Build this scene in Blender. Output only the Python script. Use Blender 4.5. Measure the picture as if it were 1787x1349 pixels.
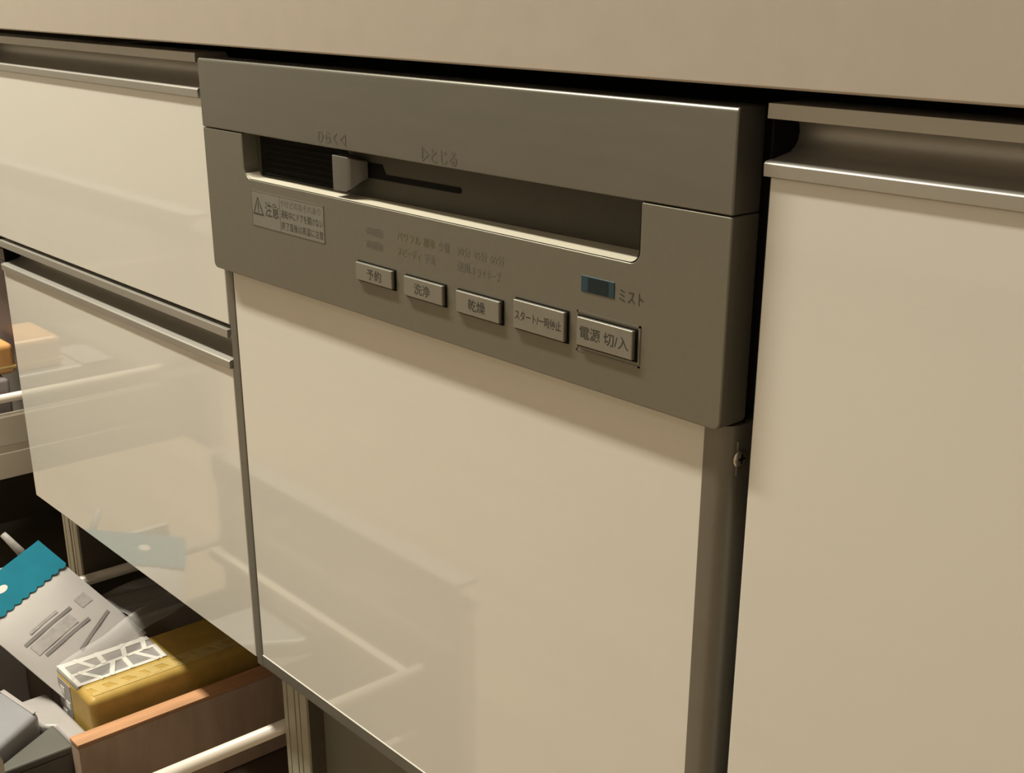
import bpy, bmesh, math, random
from mathutils import Matrix, Vector
random.seed(7)
for o in list(bpy.data.objects):
    bpy.data.objects.remove(o, do_unlink=True)
S = bpy.context.scene
C = S.collection

# ------------------------------------------------------------------ camera
cam_d = bpy.data.cameras.new('camera'); cam = bpy.data.objects.new('camera', cam_d); C.objects.link(cam)
right = Vector((0.6614280, 0.7499931, 0.0048274))
down = Vector((0.2711325, -0.2331040, -0.9338895))
fwd = Vector((-0.6992854, 0.6190096, -0.3575290))
cam.matrix_world = Matrix(((right.x, -down.x, -fwd.x, 0.7795), (right.y, -down.y, -fwd.y, -0.4052),
                           (right.z, -down.z, -fwd.z, 0.8152), (0, 0, 0, 1)))
cam_d.sensor_fit = 'HORIZONTAL'; cam_d.sensor_width = 36.0
cam_d.lens = 2200.46 / 1787 * 36.0
cam_d.shift_x = -(917.22 - 893.5) / 1787
cam_d.shift_y = (814.11 - 674.5) / 1787
cam_d.clip_start = 0.02
S.camera = cam

# ------------------------------------------------------------------ world, light, exposure
w = bpy.data.worlds.new('world'); S.world = w; w.use_nodes = True
w.node_tree.nodes['Background'].inputs[0].default_value = (1.0, 0.82, 0.6, 1)
w.node_tree.nodes['Background'].inputs[1].default_value = 0.02
S.view_settings.view_transform = 'Standard'; S.view_settings.look = 'None'
S.view_settings.exposure = -0.60; S.view_settings.gamma = 1.0; S.view_settings.use_curve_mapping = False

def lamp(name, loc, size, power, col, size_y=None):
    d = bpy.data.lights.new(name, 'AREA'); d.shape = 'RECTANGLE' if size_y else 'DISK'; d.size = size; d.size_y = size_y or size; d.energy = power; d.color = col
    o = bpy.data.objects.new(name, d); C.objects.link(o); o.location = loc
    return o
KITCHEN_LAMP = (-0.70, -0.54, 2.36)
FILL_LAMP = (1.5, -2.1, 2.36)
lamp('kitchen_lamp_light', (KITCHEN_LAMP[0], KITCHEN_LAMP[1], 2.325), 1.16, 122, (1.0, 0.965, 0.82), 0.13)
lamp('fill_lamp_light', (FILL_LAMP[0], FILL_LAMP[1], 2.325), 0.30, 9, (1.0, 0.90, 0.78))  # unseen second lamp, added as fill light

# ------------------------------------------------------------------ materials
def mat(name, col, rough=0.5, metal=0.0, var=0.04, scale=30.0, coat=0.0, bump=0.0, stretch=(1, 1, 1), ior=1.5, spec=0.5, alpha=1.0, trans=0.0, aniso=0.0):
    m = bpy.data.materials.new(name); m.use_nodes = True
    nt = m.node_tree; b = nt.nodes['Principled BSDF']
    tc = nt.nodes.new('ShaderNodeTexCoord'); mp = nt.nodes.new('ShaderNodeMapping'); mp.inputs['Scale'].default_value = stretch
    nz = nt.nodes.new('ShaderNodeTexNoise'); nz.inputs['Scale'].default_value = scale; nz.inputs['Detail'].default_value = 3
    rp = nt.nodes.new('ShaderNodeValToRGB')
    c0 = [max(0, c * (1 - var)) for c in col]; c1 = [min(1, c * (1 + var)) for c in col]
    rp.color_ramp.elements[0].position = 0.3; rp.color_ramp.elements[1].position = 0.7
    rp.color_ramp.elements[0].color = (*c0, 1); rp.color_ramp.elements[1].color = (*c1, 1)
    nt.links.new(tc.outputs['Object'], mp.inputs[0]); nt.links.new(mp.outputs[0], nz.inputs['Vector'])
    nt.links.new(nz.outputs[0], rp.inputs[0]); nt.links.new(rp.outputs[0], b.inputs['Base Color'])
    b.inputs['Roughness'].default_value = rough; b.inputs['Metallic'].default_value = metal
    b.inputs['IOR'].default_value = ior; b.inputs['Specular IOR Level'].default_value = spec
    b.inputs['Coat Weight'].default_value = coat; b.inputs['Coat Roughness'].default_value = 0.04
    b.inputs['Alpha'].default_value = alpha; b.inputs['Transmission Weight'].default_value = trans
    b.inputs['Anisotropic'].default_value = aniso
    if bump:
        bp = nt.nodes.new('ShaderNodeBump'); bp.inputs['Strength'].default_value = bump; bp.inputs['Distance'].default_value = 0.0005
        nt.links.new(nz.outputs[0], bp.inputs['Height']); nt.links.new(bp.outputs[0], b.inputs['Normal'])
    return m
M = {}
M['gloss'] = mat('gloss_white_laminate', (0.60, 0.575, 0.52), 0.05, var=0.01, scale=4, spec=0.9)
M['apron'] = mat('beige_apron', (0.40, 0.350, 0.298), 0.42, var=0.02, scale=60)
M['worktop'] = mat('worktop', (0.55, 0.50, 0.44), 0.35, var=0.05, scale=80)
M['alu'] = mat('satin_aluminium', (0.40, 0.38, 0.345), 0.46, 0.75, var=0.03, scale=90, stretch=(0.2, 1, 1))
M['alu_dull'] = mat('dull_aluminium', (0.36, 0.34, 0.30), 0.45, 0.9, var=0.03, scale=90)
M['steel'] = mat('silver_painted_panel', (0.185, 0.174, 0.140), 0.42, 0.6, var=0.025, scale=220)
M['steel_hi'] = mat('brushed_steel_panel', (0.195, 0.186, 0.160), 0.36, 0.7, var=0.03, scale=160, stretch=(0.1, 1, 1))
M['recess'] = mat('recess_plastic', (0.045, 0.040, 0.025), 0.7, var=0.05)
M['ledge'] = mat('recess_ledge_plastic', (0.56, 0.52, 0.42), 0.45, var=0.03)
M['lever'] = mat('lever_plastic', (0.095, 0.088, 0.075), 0.4, var=0.03)
M['black'] = mat('black_plastic', (0.006, 0.0055, 0.005), 0.8, var=0.1, spec=0.1)
M['grille'] = mat('grille_plastic', (0.014, 0.012, 0.009), 0.9, var=0.1, spec=0.1)
M['button'] = mat('button_plastic', (0.235, 0.222, 0.188), 0.36, 0.5, var=0.02, scale=150)
M['ink'] = mat('dark_ink', (0.03, 0.027, 0.02), 0.6, var=0.1)
M['ink_mid'] = mat('grey_ink', (0.085, 0.078, 0.06), 0.6, var=0.1)
M['ink_faint'] = mat('faint_ink', (0.120, 0.112, 0.09), 0.6, 0.1, var=0.05)
M['ink_olive'] = mat('olive_ink', (0.115, 0.105, 0.055), 0.6, 0.1, var=0.05)
M['label_film'] = mat('label_film', (0.225, 0.215, 0.185), 0.45, 0.5, var=0.03)
M['display'] = mat('display_window', (0.020, 0.042, 0.055), 0.45, var=0.1, spec=0.25)
M['display_dark'] = mat('display_digits', (0.009, 0.017, 0.018), 0.5, var=0.1, spec=0.2)
M['frame_grey'] = mat('door_frame_grey', (0.165, 0.155, 0.13), 0.42, 0.5, var=0.03, scale=70)
M['dark_body'] = mat('dishwasher_body', (0.05, 0.045, 0.038), 0.6, var=0.05)
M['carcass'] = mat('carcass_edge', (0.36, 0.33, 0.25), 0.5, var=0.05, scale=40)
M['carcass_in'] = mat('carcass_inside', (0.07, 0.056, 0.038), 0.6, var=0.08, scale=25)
M['olive'] = mat('olive_plinth', (0.15, 0.14, 0.105), 0.5, var=0.04)
M['drawer_wall'] = mat('drawer_wall', (0.50, 0.44, 0.36), 0.4, var=0.03)
M['white_rail'] = mat('white_rail', (0.74, 0.67, 0.58), 0.3, var=0.02)
M['dark_wood'] = mat('dark_brown_film', (0.075, 0.05, 0.032), 0.55, var=0.12, scale=18, stretch=(1, 6, 1))
M['teal'] = mat('teal_card', (0.006, 0.155, 0.225), 0.7, var=0.06, scale=40, spec=0.2)
M['paper'] = mat('pale_packet', (0.385, 0.355, 0.34), 0.4, var=0.04, scale=25)
M['grey_print'] = mat('grey_print', (0.16, 0.142, 0.136), 0.5, var=0.1)
M['grey_soft'] = mat('soft_grey_print', (0.30, 0.275, 0.26), 0.5, var=0.12, scale=200)
M['yellow'] = mat('yellow_sponge', (0.43, 0.275, 0.06), 0.5, var=0.10, scale=60, bump=0.3)
M['yellow_lt'] = mat('pale_yellow_print', (0.50, 0.36, 0.13), 0.45, var=0.08, scale=60)
M['white_print'] = mat('white_lattice_print', (0.66, 0.63, 0.58), 0.3, var=0.02)
M['grey_film'] = mat('grey_film', (0.29, 0.27, 0.26), 0.35, var=0.1, scale=60)
M['orange_wood'] = mat('orange_wood', (0.52, 0.27, 0.135), 0.55, var=0.18, scale=14, stretch=(6, 1, 6))
M['brown_film'] = mat('brown_film', (0.50, 0.36, 0.265), 0.5, var=0.1, scale=20, stretch=(1, 4, 1))
M['grey_case'] = mat('grey_case', (0.115, 0.11, 0.095), 0.45, var=0.05)
M['blue_grey'] = mat('blue_grey_plastic', (0.28, 0.275, 0.29), 0.35, var=0.04)
M['clear'] = mat('clear_plastic', (0.62, 0.60, 0.58), 0.15, var=0.02, alpha=0.35)
M['orange_pack'] = mat('orange_pack', (0.62, 0.33, 0.12), 0.4, var=0.15, scale=40)
M['purple_dark'] = mat('dark_purple_pack', (0.075, 0.05, 0.05), 0.4, var=0.1)
M['grey_pack'] = mat('grey_pack', (0.24, 0.21, 0.22), 0.4, var=0.08)
M['wall'] = mat('wall_paper', (0.70, 0.67, 0.61), 0.85, var=0.03, scale=80, bump=0.2)
M['ceil'] = mat('ceiling_paper', (0.76, 0.73, 0.68), 0.9, var=0.02, scale=80)
M['floor'] = mat('floor_wood', (0.36, 0.27, 0.185), 0.4, var=0.15, scale=6, stretch=(0.3, 4, 1))
M['screw'] = mat('screw_steel', (0.55, 0.52, 0.47), 0.25, 1.0, var=0.02)
def emit(name, col, st):
    m = mat(name, (0.9, 0.85, 0.75), 0.5); b = m.node_tree.nodes['Principled BSDF']
    b.inputs['Emission Color'].default_value = (*col, 1); b.inputs['Emission Strength'].default_value = st
    return m
M['lampglow'] = emit('lamp_diffuser', (1.0, 0.82, 0.58), 6.0)

# ------------------------------------------------------------------ helpers
def new(name, bm, m, parent=None, bevel=0.0, seg=2, smooth=False, angle=40):
    bmesh.ops.recalc_face_normals(bm, faces=bm.faces)
    me = bpy.data.meshes.new(name); bm.to_mesh(me); bm.free()
    o = bpy.data.objects.new(name, me); C.objects.link(o)
    for mm in (m if isinstance(m, (list, tuple)) else [m]): me.materials.append(M[mm])
    if parent: o.parent = parent
    if bevel:
        b = o.modifiers.new('bevel', 'BEVEL'); b.width = bevel; b.segments = seg; b.limit_method = 'ANGLE'; b.angle_limit = math.radians(angle)
        b.harden_normals = False
        smooth = True
    if smooth:
        for p in me.polygons: p.use_smooth = True
        if not bevel:
            pass
    if bevel:
        wn = o.modifiers.new('normals', 'WEIGHTED_NORMAL'); wn.keep_sharp = True
    return o
def abox(bm, x0, x1, y0, y1, z0, z1):
    vs = [bm.verts.new((x, y, z)) for x in (x0, x1) for y in (y0, y1) for z in (z0, z1)]
    for f in ((0, 1, 3, 2), (4, 6, 7, 5), (0, 4, 5, 1), (2, 3, 7, 6), (0, 2, 6, 4), (1, 5, 7, 3)):
        bm.faces.new([vs[i] for i in f])
    return vs
def box(name, x0, x1, y0, y1, z0, z1, m, parent=None, bevel=0.0, seg=2):
    bm = bmesh.new(); abox(bm, x0, x1, y0, y1, z0, z1)
    return new(name, bm, m, parent, bevel, seg)
def extrude_x(bm, prof, x0, x1):
    """prof: list of (y, z), closed polygon"""
    a = [bm.verts.new((x0, y, z)) for y, z in prof]; b = [bm.verts.new((x1, y, z)) for y, z in prof]
    n = len(prof)
    for i in range(n): bm.faces.new((a[i], a[(i + 1) % n], b[(i + 1) % n], b[i]))
    bm.faces.new(a); bm.faces.new(list(reversed(b)))
def extrude_y(bm, prof, y0, y1):
    """prof: list of (x, z)"""
    a = [bm.verts.new((x, y0, z)) for x, z in prof]; b = [bm.verts.new((x, y1, z)) for x, z in prof]
    n = len(prof)
    for i in range(n): bm.faces.new((a[i], a[(i + 1) % n], b[(i + 1) % n], b[i]))
    bm.faces.new(a); bm.faces.new(list(reversed(b)))
def tube(bm, pts, r, seg=14):
    rings = []
    for i, p in enumerate(pts):
        p = Vector(p); q = Vector(pts[min(i + 1, len(pts) - 1)]) - Vector(pts[max(i - 1, 0)]); q.normalize()
        up = Vector((0, 0, 1)) if abs(q.z) < 0.9 else Vector((1, 0, 0))
        a = q.cross(up).normalized(); b = q.cross(a)
        rr = r[i] if isinstance(r, (list, tuple)) else r
        rings.append([bm.verts.new(p + (a * math.cos(2 * math.pi * k / seg) + b * math.sin(2 * math.pi * k / seg)) * rr) for k in range(seg)])
    for i in range(len(rings) - 1):
        for k in range(seg):
            bm.faces.new((rings[i][k], rings[i][(k + 1) % seg], rings[i + 1][(k + 1) % seg], rings[i + 1][k]))
    bm.faces.new(rings[0]); bm.faces.new(list(reversed(rings[-1])))
def empty(name, loc, label, cat, group=None):
    o = bpy.data.objects.new(name, None); C.objects.link(o); o.empty_display_size = 0.05
    o.location = (0, 0, 0); o['label'] = label; o['category'] = cat
    if group: o['group'] = group
    return o
def tag(o, label, cat, group=None):
    o['label'] = label; o['category'] = cat
    if group: o['group'] = group
    return o
def struct(o): o['kind'] = 'structure'; return o
def text(name, s, x0, x1, z0, z1, y, m, parent, depth=0.00012, bold=0.0):
    cu = bpy.data.curves.new('tmp_text', 'FONT'); cu.body = s; cu.size = 1.0; cu.fill_mode = 'FRONT'; cu.offset = bold
    t = bpy.data.objects.new('tmp_text', cu); C.objects.link(t)
    dg = bpy.context.evaluated_depsgraph_get(); me = bpy.data.meshes.new_from_object(t.evaluated_get(dg))
    bpy.data.objects.remove(t, do_unlink=True); bpy.data.curves.remove(cu)
    xs = [v.co.x for v in me.vertices]; ys = [v.co.y for v in me.vertices]
    ax, bx, ay, by = min(xs), max(xs), min(ys), max(ys)
    for v in me.vertices:
        v.co = (x0 + (v.co.x - ax) / (bx - ax) * (x1 - x0), y, z0 + (v.co.y - ay) / (by - ay) * (z1 - z0))
    me.name = name; me.materials.clear(); me.materials.append(M[m])
    o = bpy.data.objects.new(name, me); C.objects.link(o); o.parent = parent
    return o

# ------------------------------------------------------------------ room
YP = 0.009                      # plane of the cabinet fronts
RX0, RX1, RY0, RY1, RH = -3.2, 2.6, -3.0, 0.66, 2.4
o = struct(box('floor', RX0 - .1, RX1 + .1, RY0 - .1, RY1 + .1, -0.1, 0.0, 'floor'))
struct(box('ceiling', RX0 - .1, RX1 + .1, RY0 - .1, RY1 + .1, RH, RH + 0.1, 'ceil'))
struct(box('wall_back', RX0 - .1, RX1 + .1, RY1, RY1 + 0.1, 0, RH, 'wall'))
struct(box('wall_front', RX0 - .1, RX1 + .1, RY0 - 0.1, RY0, 0, RH, 'wall'))
struct(box('wall_left', RX0 - 0.1, RX0, RY0, RY1, 0, RH, 'wall'))
struct(box('wall_right', RX1, RX1 + 0.1, RY0, RY1, 0, RH, 'wall'))
t = empty('ceiling_lamp', KITCHEN_LAMP, 'long narrow ceiling lamp above the kitchen run', 'lamp')
lx, ly = KITCHEN_LAMP[:2]
box('base', lx - .62, lx + .62, ly - .08, ly + .08, 2.365, 2.3995, 'ceil', t, 0.004)
box('diffuser', lx - .60, lx + .60, ly - .07, ly + .07, 2.33, 2.365, 'lampglow', t, 0.01, 3)
t = empty('ceiling_lamp', FILL_LAMP, 'added round fill lamp on the ceiling across the room', 'lamp')
lx, ly = FILL_LAMP[:2]  # fixture of the added fill lamp
bm = bmesh.new(); tube(bm, [(lx, ly, RH - .0005), (lx, ly, 2.37)], [0.19, 0.19], 40); new('base', bm, 'ceil', t, 0.004)
bm = bmesh.new(); tube(bm, [(lx, ly, 2.37), (lx, ly, 2.345), (lx, ly, 2.332)], [0.17, 0.165, 0.14], 40); new('diffuser', bm, 'lampglow', t)

# ------------------------------------------------------------------ worktop and apron
wt = empty('worktop', (0, 0, 0), 'long beige worktop with a plain front board above the dishwasher', 'worktop')
box('front_board', -1.8, 1.9, -0.0018, 0.018, 0.778, 0.832, 'apron', wt, 0.0012)
box('slab', -1.8, 1.9, -0.003, 0.65, 0.8325, 0.86, 'worktop', wt, 0.003)

# ------------------------------------------------------------------ handle rail profile
def handle_profile(zt):
    """C-shaped aluminium rail: upper lip, hollow, lower trim (y, z)"""
    p = [(0.007, 0.0), (0.030, 0.0), (0.032, -0.004), (0.032, -0.028), (YP + 0.0005, -0.028), (YP + 0.0005, -0.0285), (0.0068, -0.0285), (0.0066, -0.0235), (0.0075, -0.0225)]
    c = []
    for k in range(9):
        a = math.radians(-90 + k * 22.5)     # hollow curve from floor to roof
        c.append((0.0185 + 0.0085 * math.cos(a), -0.0123 + 0.0082 * math.sin(a)))
    p += c + [(0.0095, -0.0041), (0.0095, -0.006), (0.0068, -0.006)]
    return [(y, zt + z) for y, z in p]
def handle(zt, x0, x1, parent):
    bm = bmesh.new(); extrude_x(bm, handle_profile(zt), x0, x1)
    o = new('handle_rail', bm, 'alu', parent, 0.0004, 2)
    box('end_shade', x0, x0 + 0.0012, 0.0105, 0.0315, zt - 0.0275, zt - 0.001, 'black', parent)  # black piece stands in for the shade in the rail's open end
    return o
def front(x0, x1, z0, z1, name, parent, y=YP, m='gloss', mate=True):
    return box(name, x0, x1, y, y + 0.019, z0, z1, m, parent, 0.0009, 2)

def panel_box(parent, x0, x1, y0, y1, z0, z1, name='side_panel', m='carcass_in', bevel=0):
    return box(name, x0, x1, y0, y1, z0, z1, m, parent, bevel)

YC = 0.040                      # carcass front edges
Z1, Z2 = 0.772, 0.5877
XL0, XL1 = -0.440, -0.0025      # fronts of the cabinet left of the dishwasher
# ---- cabinet left of the dishwasher
cab = empty('base_cabinet', (0, 0, 0), 'glossy white three-drawer base cabinet beside the dishwasher with its bottom drawer pulled out', 'cabinet', 'glossy white kitchen base cabinets')
def carcass_side(parent, x0, x1, zt=0.76):
    """one side board with a pale front edge that carries two shallow grooves"""
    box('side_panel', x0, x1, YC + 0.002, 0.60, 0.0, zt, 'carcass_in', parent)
    wdt = x1 - x0
    prof = [(x0, YC + .002), (x0, YC), (x0 + wdt * .30, YC), (x0 + wdt * .30, YC + .0015), (x0 + wdt * .40, YC + .0015), (x0 + wdt * .40, YC),
            (x1 - .0008, YC), (x1 - .0008, YC + .002)]
    bm = bmesh.new()
    a = [bm.verts.new((x, y, 0.06)) for x, y in prof]; b = [bm.verts.new((x, y, zt)) for x, y in prof]
    n = len(prof)
    for i in range(n): bm.faces.new((a[i], a[(i + 1) % n], b[(i + 1) % n], b[i]))
    bm.faces.new(a); bm.faces.new(list(reversed(b)))
    new('edge_band', bm, 'carcass', parent)
carcass_side(cab, -0.0205, -0.003)
carcass_side(cab, -0.4425, -0.425)
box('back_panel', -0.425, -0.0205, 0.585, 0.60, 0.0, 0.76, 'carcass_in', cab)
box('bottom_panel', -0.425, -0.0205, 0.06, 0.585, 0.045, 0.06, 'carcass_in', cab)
d1 = front(XL0, XL1, 0.591, Z1 - 0.0285, 'drawer', cab)
handle(Z1, XL0, -0.016, d1)
d2 = front(XL0, XL1, 0.3266, Z2 - 0.0285, 'drawer', cab)
handle(Z2, XL0 + 0.002, -0.0025, d2)
for zz, d in ((0.62, d1), (0.36, d2)):
    box('drawer_box', -0.415, -0.03, YP + 0.02, 0.50, zz, zz + 0.09, 'drawer_wall', d)

# bottom drawer, pulled out
YO = -0.21                      # outer face of the pulled-out front
d3 = front(XL0, XL1, 0.062, 0.3235 - 0.0285, 'drawer', cab, y=YO)
def open_handle(zt, x0, x1, y, parent):
    bm = bmesh.new(); extrude_x(bm, [(a - YP + y, b) for a, b in handle_profile(zt)], x0, x1)
    new('handle_rail', bm, 'alu', parent, 0.0004, 2)
open_handle(0.3235, XL0, XL1, YO, d3)
def rod(parent, x, z, y0, y1, r=0.0058):
    bm = bmesh.new(); tube(bm, [(x, y0, z), (x, y1 - .004, z), (x, y1, z)], [r, r, r * .8], 18); new('side_rail', bm, 'white_rail', parent, smooth=True)
YI = YO + 0.019
for x in (-0.036, -0.411):
    rod(d3, x, 0.232, YI, 0.30)
box('side_wall', -0.0405, -0.0315, YI, 0.28, 0.10, 0.170, 'drawer_wall', d3, 0.001)
box('side_wall', -0.4155, -0.4065, YI, 0.28, 0.10, 0.170, 'drawer_wall', d3, 0.001)
box('tray_floor', -0.4065, -0.0405, YI, 0.28, 0.10, 0.112, 'dark_wood', d3)
box('tray_back', -0.4065, -0.0405, 0.28, 0.292, 0.10, 0.24, 'dark_wood', d3)
box('front_rail', -0.4045, -0.0425, YI + .024, YI + 0.034, 0.218, 0.230, 'white_rail', d3, 0.001)

# ---- cabinet at the far left, middle drawer pulled out
cab2 = empty('base_cabinet', (0, 0, 0), 'base cabinet at the far left edge with its middle drawer pulled open', 'cabinet', 'glossy white kitchen base cabinets')
carcass_side(cab2, -0.4625, -0.445)
carcass_side(cab2, -1.045, -1.0275)
box('back_panel', -1.0275, -0.4625, 0.585, 0.60, 0.0, 0.76, 'carcass_in', cab2)
box('bottom_panel', -1.0275, -0.4625, 0.06, 0.585, 0.045, 0.06, 'carcass_in', cab2)
e1 = front(-1.045, -0.4445, 0.591, Z1 - 0.0285, 'drawer', cab2); handle(Z1, -1.045, -0.4445, e1)
e2 = front(-1.045, -0.4445, 0.3266, Z2 - 0.0285, 'drawer', cab2, y=YO); open_handle(Z2, -1.045, -0.4445, YO, e2)
rod(e2, -0.475, 0.4225, YI, 0.30, 0.0045); rod(e2, -1.010, 0.4225, YI, 0.30, 0.0045)
for x0, x1 in ((-0.4795, -0.4705), (-1.0145, -1.0055)):
    bm = bmesh.new()
    prof = [(x1, 0.340), (x1, 0.366), (x1 - .0012, 0.367), (x1 - .0012, 0.374), (x1, 0.375), (x1, 0.404), (x1 - .002, 0.406), (x0, 0.406), (x0, 0.340)]
    extrude_y(bm, prof, YI, 0.28); new('side_wall', bm, 'drawer_wall', e2)
box('tray_floor', -1.0055, -0.4795, YI, 0.28, 0.340, 0.352, 'drawer_wall', e2)
box('tray_back', -1.0055, -0.4795, 0.28, 0.292, 0.340, 0.46, 'drawer_wall', e2)

# ---- cabinet right of the dishwasher
cab3 = empty('base_cabinet', (0, 0, 0), 'plain glossy white base cabinet at the right edge with a rail along its top', 'cabinet', 'glossy white kitchen base cabinets')
carcass_side(cab3, 0.4535, 0.4705)
carcass_side(cab3, 1.34, 1.357)
box('back_panel', 0.4705, 1.34, 0.585, 0.60, 0.0, 0.76, 'carcass_in', cab3)
g1 = front(0.4588, 1.357, 0.09, Z1 - 0.0285, 'door', cab3); handle(Z1, 0.4570, 1.3575, g1)

# ------------------------------------------------------------------ dishwasher
dw = empty('dishwasher', (0, 0, 0), 'built-in dishwasher with silver control panel and glossy white door panel', 'dishwasher')
TOP, SEAM, BOT = 0.770, 0.7265, 0.6338
# tub body behind
box('tub', 0.006, 0.444, 0.034, 0.58, 0.335, 0.764, 'dark_body', dw)
# upper panel: a slab with rounded edges, slightly proud
up = bmesh.new()
prof = [(0.018, TOP), (0.0022, TOP), (0.0006, TOP - .0006), (0.0, TOP - .0022), (0.0, SEAM + .0012), (0.0008, SEAM + .0004), (0.018, SEAM + .0004)]
extrude_x(up, prof, 0.0, 0.448)
new('upper_panel', up, 'steel_hi', dw, 0.0010, 3, angle=50)
# lower control panel with the recess cut out of its top edge
def arc(cx, cz, r, a0, a1, n=6): return [(cx + r * math.cos(math.radians(a0 + (a1 - a0) * k / n)), cz + r * math.sin(math.radians(a0 + (a1 - a0) * k / n))) for k in range(n + 1)]
RXL, RXR, RZ = 0.0500, 0.3968, 0.6988
outline = [(0.0, SEAM), (0.0, BOT + .004)] + arc(0.004, BOT + .004, 0.004, 180, 270, 4)[1:] + [(0.444, BOT)] + arc(0.444, BOT + .004, 0.004, 270, 360, 4)[1:] + [(0.448, SEAM),
           (RXR, SEAM)] + [(RXR, RZ + .006)] + arc(RXR - .006, RZ + .006, 0.006, 0, -90, 5)[1:] + arc(RXL + .007, RZ + .007, 0.007, 270, 180, 5) + [(RXL, SEAM)]
bm = bmesh.new(); extrude_y(bm, outline, 0.0003, 0.018)
new('control_panel', bm, 'steel', dw, 0.0008, 3, angle=50)
# thin pale rim around the recess
IR, IL, IZ = RXR - .0005, RXL + .0005, RZ + .0004
inner = [(IR, SEAM - .0004), (IR, IZ + .006)] + arc(IR - .006, IZ + .006, 0.006, 0, -90, 5)[1:] + arc(IL + .007, IZ + .007, 0.007, 270, 180, 5) + [(IL, SEAM - .0004)]
# recess shell : bottom ledge, side walls, back, roof
bm = bmesh.new()
yb = 0.024
def backy(x): return 0.010 + (x - RXL) / (RXR - RXL) * 0.012
sl = [(x, z) for x, z in inner]
fr = [bm.verts.new((x, 0.0006, z)) for x, z in sl]
bk = [bm.verts.new((x + (0.0004 if i < len(sl) / 2 else 0.0005), backy(x), z + 0.0004)) for i, (x, z) in enumerate(sl)]
for i in range(len(sl) - 1): bm.faces.new((fr[i], fr[i + 1], bk[i + 1], bk[i]))
bm.normal_update()
for f in bm.faces: f.material_index = 1 if abs(f.normal.x) > 0.75 else 0
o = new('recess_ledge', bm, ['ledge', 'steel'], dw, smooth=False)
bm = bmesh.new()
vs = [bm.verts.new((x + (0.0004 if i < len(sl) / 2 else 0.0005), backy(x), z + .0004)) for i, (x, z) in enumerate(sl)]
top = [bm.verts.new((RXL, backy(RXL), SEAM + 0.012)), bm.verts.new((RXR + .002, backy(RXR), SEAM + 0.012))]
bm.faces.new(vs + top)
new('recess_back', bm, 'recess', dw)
bm = bmesh.new(); x0, x1 = RXL + .006, 0.1500
v = [bm.verts.new(p) for p in ((x0, backy(x0) - .0003, RZ + .002), (x1, backy(x1) - .0003, RZ + .002), (x1, backy(x1) - .0003, SEAM), (x0, backy(x0) - .0003, SEAM))]; bm.faces.new(v)
gr = new('vent_grille', bm, 'black', dw)
for k in range(6):
    z = 0.7025 + k * 0.0036
    bm = bmesh.new(); xa, xb = RXL + .012, 0.1485
    v = [bm.verts.new((x, y, zz)) for x in (xa, xb) for y, zz in ((backy(x) - .0020, z), (backy(x) - .0004, z + .0012), (backy(x) - .0004, z - .0006))]
    bm.faces.new((v[0], v[1], v[2])); bm.faces.new((v[3], v[5], v[4]))
    for i in range(3): bm.faces.new((v[i], v[(i + 1) % 3], v[3 + (i + 1) % 3], v[3 + i]))
    new('slat', bm, 'grille', gr)
# slot in which the lever slides
bm = bmesh.new(); pts = [(0.160, 0.7118), (0.252, 0.7118)]
prof = arc(0.249, 0.7125, 0.0016, -90, 90, 6) + [(0.185, 0.7141), (0.182, 0.7195), (0.160, 0.7195), (0.160, 0.7109)]
a = [bm.verts.new((x, backy(x) - 0.0004, z)) for x, z in prof]; b = [bm.verts.new((x, backy(x) + 0.0004, z)) for x, z in prof]
n = len(prof)
for i in range(n): bm.faces.new((a[i], a[(i + 1) % n], b[(i + 1) % n], b[i]))
bm.faces.new(a); bm.faces.new(list(reversed(b)))
new('lever_slot', bm, 'black', dw)
# lever: thumb piece with a curved rear flank
bm = bmesh.new()
prof = [(0.1510, 0.0010), (0.1640, 0.0010), (0.1680, 0.0022), (0.1705, 0.0060), (0.1712, 0.0125), (0.1510, 0.0125)]
zt = [0.7232, 0.7232, 0.7226, 0.7215, 0.7205, 0.7232]
zb = [0.7030, 0.7030, 0.7050, 0.7085, 0.7110, 0.7030]
a = [bm.verts.new((x, y, z)) for (x, y), z in zip(prof, zb)]; b = [bm.verts.new((x, y, z)) for (x, y), z in zip(prof, zt)]
n = len(prof)
for i in range(n): bm.faces.new((a[i], a[(i + 1) % n], b[(i + 1) % n], b[i]))
bm.faces.new(a); bm.faces.new(list(reversed(b)))
lv = new('lever', bm, 'lever', dw, 0.0007, 2, angle=30)

# buttons
BT = [(0.1757, 0.2108, 0.6553, 0.6656, '予約', 0.1870, 0.2010, .0095), (0.2222, 0.2566, 0.6543, 0.6652, '洗浄', 0.2318, 0.2460, .0095), (0.2682, 0.3033, 0.6537, 0.6652, '乾燥', 0.2785, 0.2925, .0095),
      (0.3142, 0.3514, 0.6542, 0.6688, 'スタート/一時停止', 0.3158, 0.3496, .007), (0.3601, 0.3967, 0.6550, 0.6688, '電源 切/入', 0.3625, 0.3945, .0075)]
for x0, x1, z0, z1, s, tx0, tx1, th in BT:
    box('button_socket', x0 - .0006, x1 + .0010, -0.0003, 0.0005, z0 - .0010, z1 + .0005, 'black', dw)
    b = box('button', x0, x1, -0.0024, 0.0, z0, z1, 'button', dw, 0.0006, 3)
    hgt = {'スタート/一時停止': .0052, '電源 切/入': .0062}.get(s, .0062)
    zc = (z0 + z1) / 2
    text('button_print', s, tx0, tx1, zc - hgt / 2, zc + hgt / 2, -0.00247, 'ink', b, bold=0.008)
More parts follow.
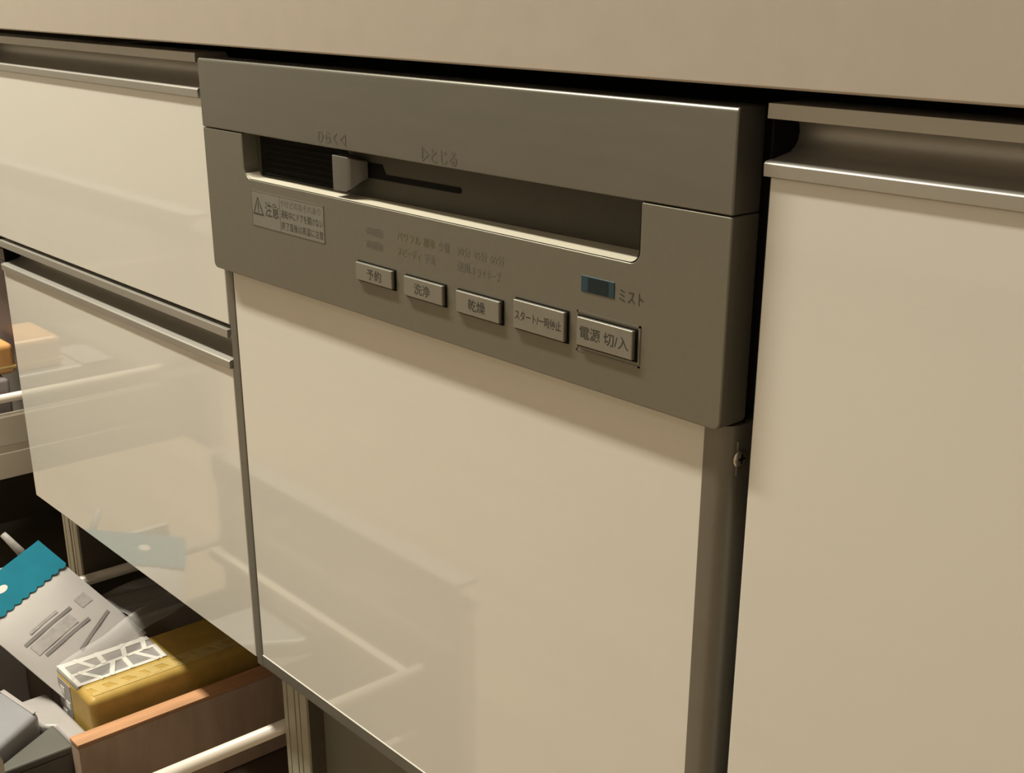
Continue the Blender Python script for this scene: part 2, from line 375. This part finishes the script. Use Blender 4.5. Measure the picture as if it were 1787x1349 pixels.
# a worn frame round the power button
bm = bmesh.new(); x0, x1, z0, z1 = 0.3578, 0.3995, 0.6515, 0.6712
for q in ((x0, x1, z0, z0 + .0009), (x0, x1, z1 - .0009, z1), (x0, x0 + .0009, z0, z1), (x1 - .0012, x1, z0, z1)): abox(bm, q[0], q[1], 0.0, 0.0006, q[2], q[3])
new('button_frame', bm, 'frame_grey', dw)
# small display
dsp = box('display', 0.3602, 0.3822, -0.0001, 0.0008, 0.6806, 0.6884, 'display', dw, 0.0004)
box('digit_field', 0.3650, 0.3785, -0.00018, 0.0005, 0.6812, 0.6878, 'display_dark', dsp)
# printing
YT = 0.00018
text('panel_print', 'ミスト', 0.3852, 0.4003, 0.6803, 0.6860, YT, 'ink', dw)
text('panel_print', 'ひらく◁', 0.1392, 0.1680, 0.7290, 0.7360, -0.00015, 'ink_mid', dw)
text('panel_print', '▷とじる', 0.2388, 0.2680, 0.7280, 0.7358, -0.00015, 'ink_mid', dw)
for s, x0, x1, z, h, m in (('パワフル', 0.2140, 0.2350, 0.6856, .0048, 'ink_olive'), ('標準', 0.2378, 0.2478, 0.6856, .0052, 'ink_olive'), ('少量', 0.2508, 0.2606, 0.6856, .0052, 'ink_faint'),
                           ('30分', 0.2668, 0.2778, 0.6856, .0048, 'ink_faint'), ('45分', 0.2803, 0.2913, 0.6856, .0048, 'ink_faint'), ('60分', 0.2936, 0.3048, 0.6856, .0048, 'ink_faint'),
                           ('スピーディ', 0.2140, 0.2350, 0.6772, .0048, 'ink_olive'), ('予洗', 0.2380, 0.2480, 0.6772, .0052, 'ink_faint'), ('送風', 0.2668, 0.2776, 0.6776, .0052, 'ink_faint'),
                           ('ドライキープ', 0.2800, 0.3018, 0.6770, .0050, 'ink_faint'), ('4時間後', 0.1836, 0.2006, 0.6845, .0048, 'ink_faint'), ('2時間後', 0.1832, 0.2004, 0.6770, .0048, 'ink_faint')):
    text('panel_print', s, x0, x1, z - h / 2, z + h / 2, YT, m, dw)
# warning sticker
wl = box('warning_label', 0.0570, 0.1410, 0.0001, 0.0006, 0.6700, 0.6925, 'label_film', dw)
bm = bmesh.new()
for q in ((0.0572, 0.1408, 0.6702, 0.6706), (0.0572, 0.1408, 0.6919, 0.6923), (0.0572, 0.0577, 0.6702, 0.6923), (0.1403, 0.1408, 0.6702, 0.6923), (0.0910, 0.0914, 0.6702, 0.6923)):
    abox(bm, q[0], q[1], 0.00003, 0.0004, q[2], q[3])
new('label_border', bm, 'ink_mid', wl)
bm = bmesh.new()   # warning triangle
def tri(r): return [(0.0650 + r * .0072, 0.6788 + .0001), (0.0650 - r * .0072, 0.6788 + .0001)]
T0 = [(0.0585, 0.6775), (0.0718, 0.6775), (0.0651, 0.6893)]; T1 = [(0.0602, 0.6786), (0.0701, 0.6786), (0.0651, 0.6874)]
a = [bm.verts.new((x, 0.00004, z)) for x, z in T0]; b = [bm.verts.new((x, 0.00004, z)) for x, z in T1]
for i in range(3): bm.faces.new((a[i], a[(i + 1) % 3], b[(i + 1) % 3], b[i]))
for z0, z1 in ((0.6809, 0.6852), (0.6792, 0.6801)):
    bm.faces.new([bm.verts.new((x, 0.00004, z)) for x, z in ((0.0646, z0), (0.0656, z0), (0.0656, z1), (0.0646, z1))])
new('warning_triangle', bm, 'ink', wl)
text('label_print', '注意', 0.0735, 0.0898, 0.6778, 0.6872, 0.00004, 'ink', wl, bold=0.01)
text('label_print', 'やけどのおそれあり', 0.0925, 0.1375, 0.6862, 0.6905, 0.00004, 'ink_mid', wl)
text('label_print', '運転中にドアを開けない', 0.0925, 0.1395, 0.6792, 0.6842, 0.00004, 'ink', wl)
text('label_print', '終了直後は高温に注意', 0.0925, 0.1395, 0.6722, 0.6772, 0.00004, 'ink', wl)

# door: glossy panel in a grey frame
box('door_panel', 0.0088, 0.4330, YP, YP + 0.012, 0.3325, BOT + 0.004, 'gloss', dw, 0.0006)
FB = 0.3225
box('bottom_edge_highlight', 0.0088, 0.4330, YP - .0005, YP + .010, 0.33235, 0.33345, 'white_print', dw, 0.0003)  # glass edge of the panel, its bright highlight line painted as a white strip
bm = bmesh.new(); abox(bm, 0.0, 0.0086, YP - .0006, YP + .018, FB, BOT - .0004); new('frame_strip', bm, 'frame_grey', dw, 0.0008)
bm = bmesh.new()
prof = [(0.4331, YP - .0008), (0.4405, YP - .0008), (0.4440, YP + .0002), (0.4468, YP + .0030), (0.4480, YP + .0065), (0.4480, YP + .018), (0.4331, YP + .018)]
a = [bm.verts.new((x, y, FB)) for x, y in prof]; b = [bm.verts.new((x, y, BOT - .0004)) for x, y in prof]
n = len(prof)
for i in range(n): bm.faces.new((a[i], a[(i + 1) % n], b[(i + 1) % n], b[i]))
bm.faces.new(a); bm.faces.new(list(reversed(b)))
new('frame_strip', bm, 'frame_grey', dw, 0.0003)
bm = bmesh.new(); abox(bm, 0.0, 0.4480, YP - .0002, YP + .018, FB, 0.3322); new('frame_strip', bm, 'frame_grey', dw, 0.0010)
box('door_rear', 0.002, 0.446, YP + .013, 0.034, FB + .002, BOT, 'dark_body', dw)
# screw on the right flank of the door
bm = bmesh.new(); tube(bm, [(0.4478, 0.0160, 0.6177), (0.4487, 0.0160, 0.6177), (0.4492, 0.0160, 0.6177)], [0.0046, 0.0044, 0.0030], 20)
sc = new('screw', bm, 'screw', dw, smooth=True)
bm = bmesh.new(); abox(bm, 0.4488, 0.44928, 0.0137, 0.0183, 0.6172, 0.6182); abox(bm, 0.4488, 0.44928, 0.0155, 0.0165, 0.6155, 0.6199); new('cross_slot', bm, 'black', sc)
bm = bmesh.new(); abox(bm, 0.4465, 0.4482, 0.0140, 0.0265, 0.6095, 0.6260); new('screw_tab', bm, 'frame_grey', dw, 0.0005)

# plinth cabinet below the dishwasher
pc = empty('plinth_cabinet', (0, 0, 0), 'low beige and olive cabinet base under the dishwasher', 'cabinet')
carcass_side(pc, -0.0020, 0.0155, 0.320)
carcass_side(pc, 0.434, 0.4515, 0.320)
box('kick_board', 0.0157, 0.4338, 0.055, 0.073, 0.0, 0.320, 'olive', pc)

# ------------------------------------------------------------------ things in the bottom drawer
# packet with a teal header card, leaning to the left
pk = empty('hanging_packet', (0, 0, 0), 'pale packet with a teal scalloped header card leaning in the bottom drawer', 'packet')
PU = Vector((-0.14, 0, 0.11)).normalized(); PV = Vector((0, 1, 0)); PN = Vector((0.11, 0, 0.14)).normalized()
# packet's own axes, rotated in its leaning plane so that its top edge runs along the drawer
ax_up = Vector((-0.0258, -0.0146, 0.0203)).normalized()
ax_w = ax_up.cross(PN).normalized()
PO = Vector((-0.3917, -0.0124, 0.2971))      # top right corner
def pk_pt(u, v, n=0.0): return PO - ax_w * u * pk_s - ax_up * v + PN * n
pk_s = 1.0 if ax_w.y > 0 else -1.0
WID, HEI = 0.105, 0.142
def slab_pts(name, pts, n0, n1, m, parent):
    bm = bmesh.new(); a = [bm.verts.new(pk_pt(u, v, n0)) for u, v in pts]; b = [bm.verts.new(pk_pt(u, v, n1)) for u, v in pts]
    n = len(pts)
    for i in range(n): bm.faces.new((a[i], a[(i + 1) % n], b[(i + 1) % n], b[i]))
    bm.faces.new(a); bm.faces.new(list(reversed(b)))
    return new(name, bm, m, parent)
hd = 0.036
sc_pts = []
ns = 11
for k in range(ns * 6 + 1):
    u = WID * (1 - k / (ns * 6)); sc_pts.append((u, hd + 0.0024 * abs(math.sin(math.pi * k / 6))))
hp = [(0, 0), (WID, 0)] + sc_pts
slab_pts('header_card', hp, 0.0030, 0.0035, 'teal', pk)
slab_pts('hang_hole', [(0.063 + 0.006 * math.cos(a * math.pi / 8), 0.0165 + 0.0036 * math.sin(a * math.pi / 8)) for a in range(16)], 0.00352, 0.0036, 'white_print', pk)
# pouch: a shallow pillow
bm = bmesh.new(); NU, NV = 16, 20; g = []
for side in (1, -1):
    rows = []
    for j in range(NV + 1):
        row = []
        for i in range(NU + 1):
            u = i / NU; v = j / NV
            th = 0.0006 + 0.0060 * (max(0, math.sin(math.pi * u)) ** .6) * (max(0, math.sin(math.pi * min(1, max(0, (v - .22) / .78)))) ** .6)
            row.append(bm.verts.new(pk_pt(0.0006 + u * (WID - .0012), 0.004 + v * (HEI - .004), side * th + 0.0002 * math.sin(u * 17 + v * 9))))
        rows.append(row)
    for j in range(NV):
        for i in range(NU): bm.faces.new((rows[j][i], rows[j][i + 1], rows[j + 1][i + 1], rows[j + 1][i]))
    g.append(rows)
new('pouch', bm, 'paper', pk, smooth=True)
def th_at(u, v):
    uu = u / WID; vv = (v - .004) / (HEI - .004)
    return 0.0006 + 0.0060 * (max(0, math.sin(math.pi * uu)) ** .6) * (max(0, math.sin(math.pi * min(1, max(0, (vv - .22) / .78)))) ** .6)
def strip(u0, v0, u1, v1, wd, m):
    bm = bmesh.new(); n = 8; prev = None
    d = Vector((u1 - u0, v1 - v0)).normalized(); pn = Vector((-d.y, d.x)) * wd / 2
    for k in range(n + 1):
        u = u0 + (u1 - u0) * k / n; v = v0 + (v1 - v0) * k / n
        a = bm.verts.new(pk_pt(u + pn.x, v + pn.y, th_at(u, v) + .0006)); b = bm.verts.new(pk_pt(u - pn.x, v - pn.y, th_at(u, v) + .0006))
        if prev: bm.faces.new((prev[0], prev[1], b, a))
        prev = (a, b)
    new('printed_stripe', bm, m, pk)
strip(0.034, 0.074, 0.092, 0.074, 0.0034, 'grey_print'); strip(0.030, 0.094, 0.086, 0.094, 0.0034, 'grey_print'); strip(0.010, 0.100, 0.060, 0.112, 0.0032, 'grey_print')
strip(0.046, 0.068, 0.080, 0.068, 0.0030, 'grey_soft'); strip(0.040, 0.084, 0.090, 0.084, 0.012, 'grey_soft'); strip(0.012, 0.076, 0.026, 0.076, 0.012, 'grey_soft')

# yellow sponge block in patterned film
sp = empty('sponge_pack', (0, 0, 0), 'yellow sponge pack with a white lattice print in the bottom drawer', 'sponge')
SX0, SX1, SY0, SY1, SZ0, SZ1 = -0.279, -0.199, -0.052, 0.12, 0.113, 0.220
bm = bmesh.new(); abox(bm, SX0, SX1, SY0, SY1, SZ0, SZ1)
new('sponge', bm, 'yellow', sp, 0.007, 4)
def bar(bm, p, q, wd, z, h=0.0007):
    p = Vector((p[0], p[1])); q = Vector((q[0], q[1])); d = (q - p).normalized(); nn = Vector((-d.y, d.x)) * wd / 2
    pts = [p + nn, q + nn, q - nn, p - nn]
    a = [bm.verts.new((v.x, v.y, z)) for v in pts]; b = [bm.verts.new((v.x, v.y, z + h)) for v in pts]
    for i in range(4): bm.faces.new((a[i], a[(i + 1) % 4], b[(i + 1) % 4], b[i]))
    bm.faces.new(a); bm.faces.new(list(reversed(b)))
FX0, FX1 = SX0 + .001, -0.229
bm = bmesh.new(); abox(bm, FX0, FX1, SY0 + .001, 0.040, SZ1 - .006, SZ1 + .0003); film = new('film_top', bm, 'grey_film', sp, 0.002)
bm = bmesh.new(); z = SZ1 + .0003
xm = -0.2535
bar(bm, (FX0 + .004, SY0 + .002), (FX0 + .004, 0.039), .0075, z, .0006); bar(bm, (FX1 - .0025, SY0 + .002), (FX1 - .0025, 0.036), .0048, z, .0005)
bar(bm, (xm + .002, SY0 + .002), (xm - .003, 0.039), .0042, z, .0004); bar(bm, (FX0, SY0 + .004), (FX1, SY0 + .004), .0045, z, .0008)
for i, (xa, ya, xb, yb2) in enumerate(((FX0, -.034, xm, -.024), (xm, -.040, FX1, -.026), (FX0, -.012, xm, -.014), (xm, -.006, FX1, -.018), (xm, .004, FX1, .002), (FX0, .014, xm, .006), (xm, .016, FX1, .028), (FX0, .034, xm, .026), (xm, .036, FX1, .034))):
    bar(bm, (xa, ya), (xb, yb2), .0046, z, .0009 + i * .00003)
new('lattice_print', bm, 'white_print', sp)
bm = bmesh.new(); z = SZ1 - .0002
bar(bm, (-0.2225, SY0 + .006), (-0.2225, 0.100), .0050, z, .0004); bar(bm, (-0.2085, SY0 + .006), (-0.2085, 0.100), .0060, z, .0005)
for k in range(8): bar(bm, (-.222, -.038 + k * .017), (-.208, -.034 + k * .017 + (k % 3) * .003), .009, z, .0006 + k * .00003)
new('yellow_print', bm, 'yellow_lt', sp)
bm = bmesh.new(); abox(bm, SX0 + .006, SX0 + .034, SY0 - .0006, SY0 + .003, SZ0 + .03, SZ1 - .006); new('film_end', bm, 'grey_film', sp, 0.0004)
bm = bmesh.new()
for k in range(6):
    zc = SZ1 - .016 - k * .012; xo = SX0 + .016 + (k % 2) * .010
    abox(bm, xo - .004, xo + .005, SY0 - .0010, SY0 - .0004, zc - .0035, zc + .0035)
new('end_print', bm, 'white_print', sp)

# wooden board on edge
bd = empty('wooden_board', (0, 0, 0), 'orange-brown wooden board standing on edge next to the drawer rail', 'board')
BX0, BX1 = -0.187, -0.170
box('board', BX0, BX1, -0.078, 0.22, 0.113, 0.1965, 'brown_film', bd, 0.0006)
box('top_edge', BX0 - .0004, BX1 + .0004, -0.0785, 0.2205, 0.1966, 0.2005, 'orange_wood', bd, 0.0006)
def prism(name, pts, z0, z1, m, parent, bevel=0.0, seg=3):
    bm = bmesh.new(); a = [bm.verts.new((x, y, z0)) for x, y in pts]; b = [bm.verts.new((x, y, z1)) for x, y in pts]; n = len(pts)
    for i in range(n): bm.faces.new((a[i], a[(i + 1) % n], b[(i + 1) % n], b[i]))
    bm.faces.new(a); bm.faces.new(list(reversed(b)))
    return new(name, bm, m, parent, bevel, seg)
# grey plastic case
gc = empty('plastic_case', (0, 0, 0), 'dark grey plastic case with a tapered lid at the bottom left corner', 'case')
prism('case_body', [(-0.233, -0.0765), (-0.190, -0.0765), (-0.190, -0.175), (-0.196, -0.140)], 0.113, 0.182, 'grey_case', gc, 0.002)
prism('case_lid', [(-0.2345, -0.0755), (-0.1892, -0.0755), (-0.1892, -0.178), (-0.1965, -0.141)], 0.1823, 0.190, 'grey_case', gc, 0.0022)
# pale blue-grey folded pouch behind the case
bp_ = empty('plastic_pouch', (0, 0, 0), 'pale blue-grey plastic pouch beside the dark case', 'pouch')
prism('pouch_body', [(-0.300, -0.092), (-0.2395, -0.084), (-0.2000, -0.143), (-0.1935, -0.178), (-0.300, -0.178)], 0.113, 0.203, 'blue_grey', bp_, 0.006)
prism('seam', [(-0.298, -0.0935), (-0.2415, -0.086), (-0.2395, -0.0895), (-0.297, -0.098)], 0.2032, 0.2040, 'paper', bp_)
fb = empty('folded_bag', (0, 0, 0), 'pale plastic bag squeezed between the dark case and the yellow sponge', 'bag')
prism('bag_body', [(-0.297, -0.0885), (-0.297, -0.056), (-0.232, -0.055), (-0.1895, -0.055), (-0.1895, -0.0725), (-0.2350, -0.0735), (-0.242, -0.0815)], 0.113, 0.187, 'paper', fb, 0.004)
# loose clear film
cb = empty('clear_wrapper', (0, 0, 0), 'loose clear plastic wrapper between the teal-headed packet and the yellow sponge', 'wrapper')
bm = bmesh.new(); n = 24; rows = []
for k in range(n + 1):
    t = k / n; p = Vector((-0.234, -0.060, 0.245)).lerp(Vector((-0.316, 0.105, 0.246)), t) + Vector((0.0014 * math.sin(t * 9), 0, 0.0012 * math.sin(t * 14)))
    rows.append([bm.verts.new(p + Vector(d)) for d in ((-0.0075, -0.0035, -0.004), (-0.003, -0.0015, 0.0), (0.002, 0.001, -0.001), (0.0065, 0.003, -0.009), (0.009, 0.004, -0.0145))])
for k in range(n):
    for j in range(4): bm.faces.new((rows[k][j], rows[k][j + 1], rows[k + 1][j + 1], rows[k + 1][j]))
new('folded_edge', bm, 'clear', cb, smooth=True)
bm = bmesh.new(); rows = []
for k in range(n + 1):
    t = k / n
    a = Vector((-0.288, 0.030, 0.241)).lerp(Vector((-0.322, 0.105, 0.241)), t); b = Vector((-0.388, 0.030, 0.222)).lerp(Vector((-0.400, 0.105, 0.222)), t)
    rows.append([bm.verts.new(a.lerp(b, j / 8) + Vector((0, 0, 0.0012 * math.sin(j * 1.3 + t * 6)))) for j in range(9)])
for k in range(n):
    for j in range(8): bm.faces.new((rows[k][j], rows[k][j + 1], rows[k + 1][j + 1], rows[k + 1][j]))
new('film_sheet', bm, 'clear', cb, smooth=True)
# nozzle of a bottle behind the packet
nb = empty('spray_bottle', (0, 0, 0), 'white bottle with a tapering nozzle behind the teal card', 'bottle')
bm = bmesh.new(); tube(bm, [(-0.405, -0.040, 0.309), (-0.400, -0.028, 0.289), (-0.399, -0.025, 0.283)], [0.0032, 0.0042, 0.0046], 14); new('nozzle', bm, 'grey_soft', nb, smooth=True)
bm = bmesh.new(); tube(bm, [(-0.399, -0.026, 0.284), (-0.397, -0.022, 0.276), (-0.394, -0.016, 0.262), (-0.390, -0.008, 0.18), (-0.390, -0.008, 0.113)], [0.006, 0.0085, 0.012, 0.013, 0.013], 18); new('body', bm, 'paper', nb, smooth=True)
# white packet behind the card
wp = empty('white_packet', (0, 0, 0), 'white packet edge showing behind the teal card', 'packet')
bm = bmesh.new(); vs = abox(bm, -0.404, -0.396, -0.110, -0.040, 0.113, 0.276); new('packet_body', bm, 'paper', wp, 0.002)

# ------------------------------------------------------------------ things in the far-left drawer
op = empty('orange_pack', (0, 0, 0), 'small orange and yellow pack lying in the far-left open drawer', 'pack')
box('pack_body', -0.580, -0.4995, -0.060, 0.0285, 0.4385, 0.4705, 'orange_pack', op, 0.006, 4)
box('pack_band', -0.5805, -0.4990, -0.0605, 0.0290, 0.4440, 0.4480, 'yellow_lt', op, 0.0015, 2)
pp = empty('dark_box', (0, 0, 0), 'tall dark brown box at the back of the far-left open drawer', 'box')
box('box_body', -0.660, -0.488, 0.0365, 0.270, 0.353, 0.552, 'purple_dark', pp, 0.002)
box('box_lid', -0.662, -0.486, 0.0350, 0.272, 0.5525, 0.5640, 'purple_dark', pp, 0.0015)
gp = empty('grey_packet', (0, 0, 0), 'small grey packet under the orange pack in the far-left drawer', 'packet')
box('packet_body', -0.575, -0.490, -0.110, 0.0165, 0.353, 0.4375, 'grey_pack', gp, 0.004, 3)
box('packet_flap', -0.560, -0.489, -0.109, -0.075, 0.4378, 0.4395, 'grey_pack', gp, 0.0006, 2)
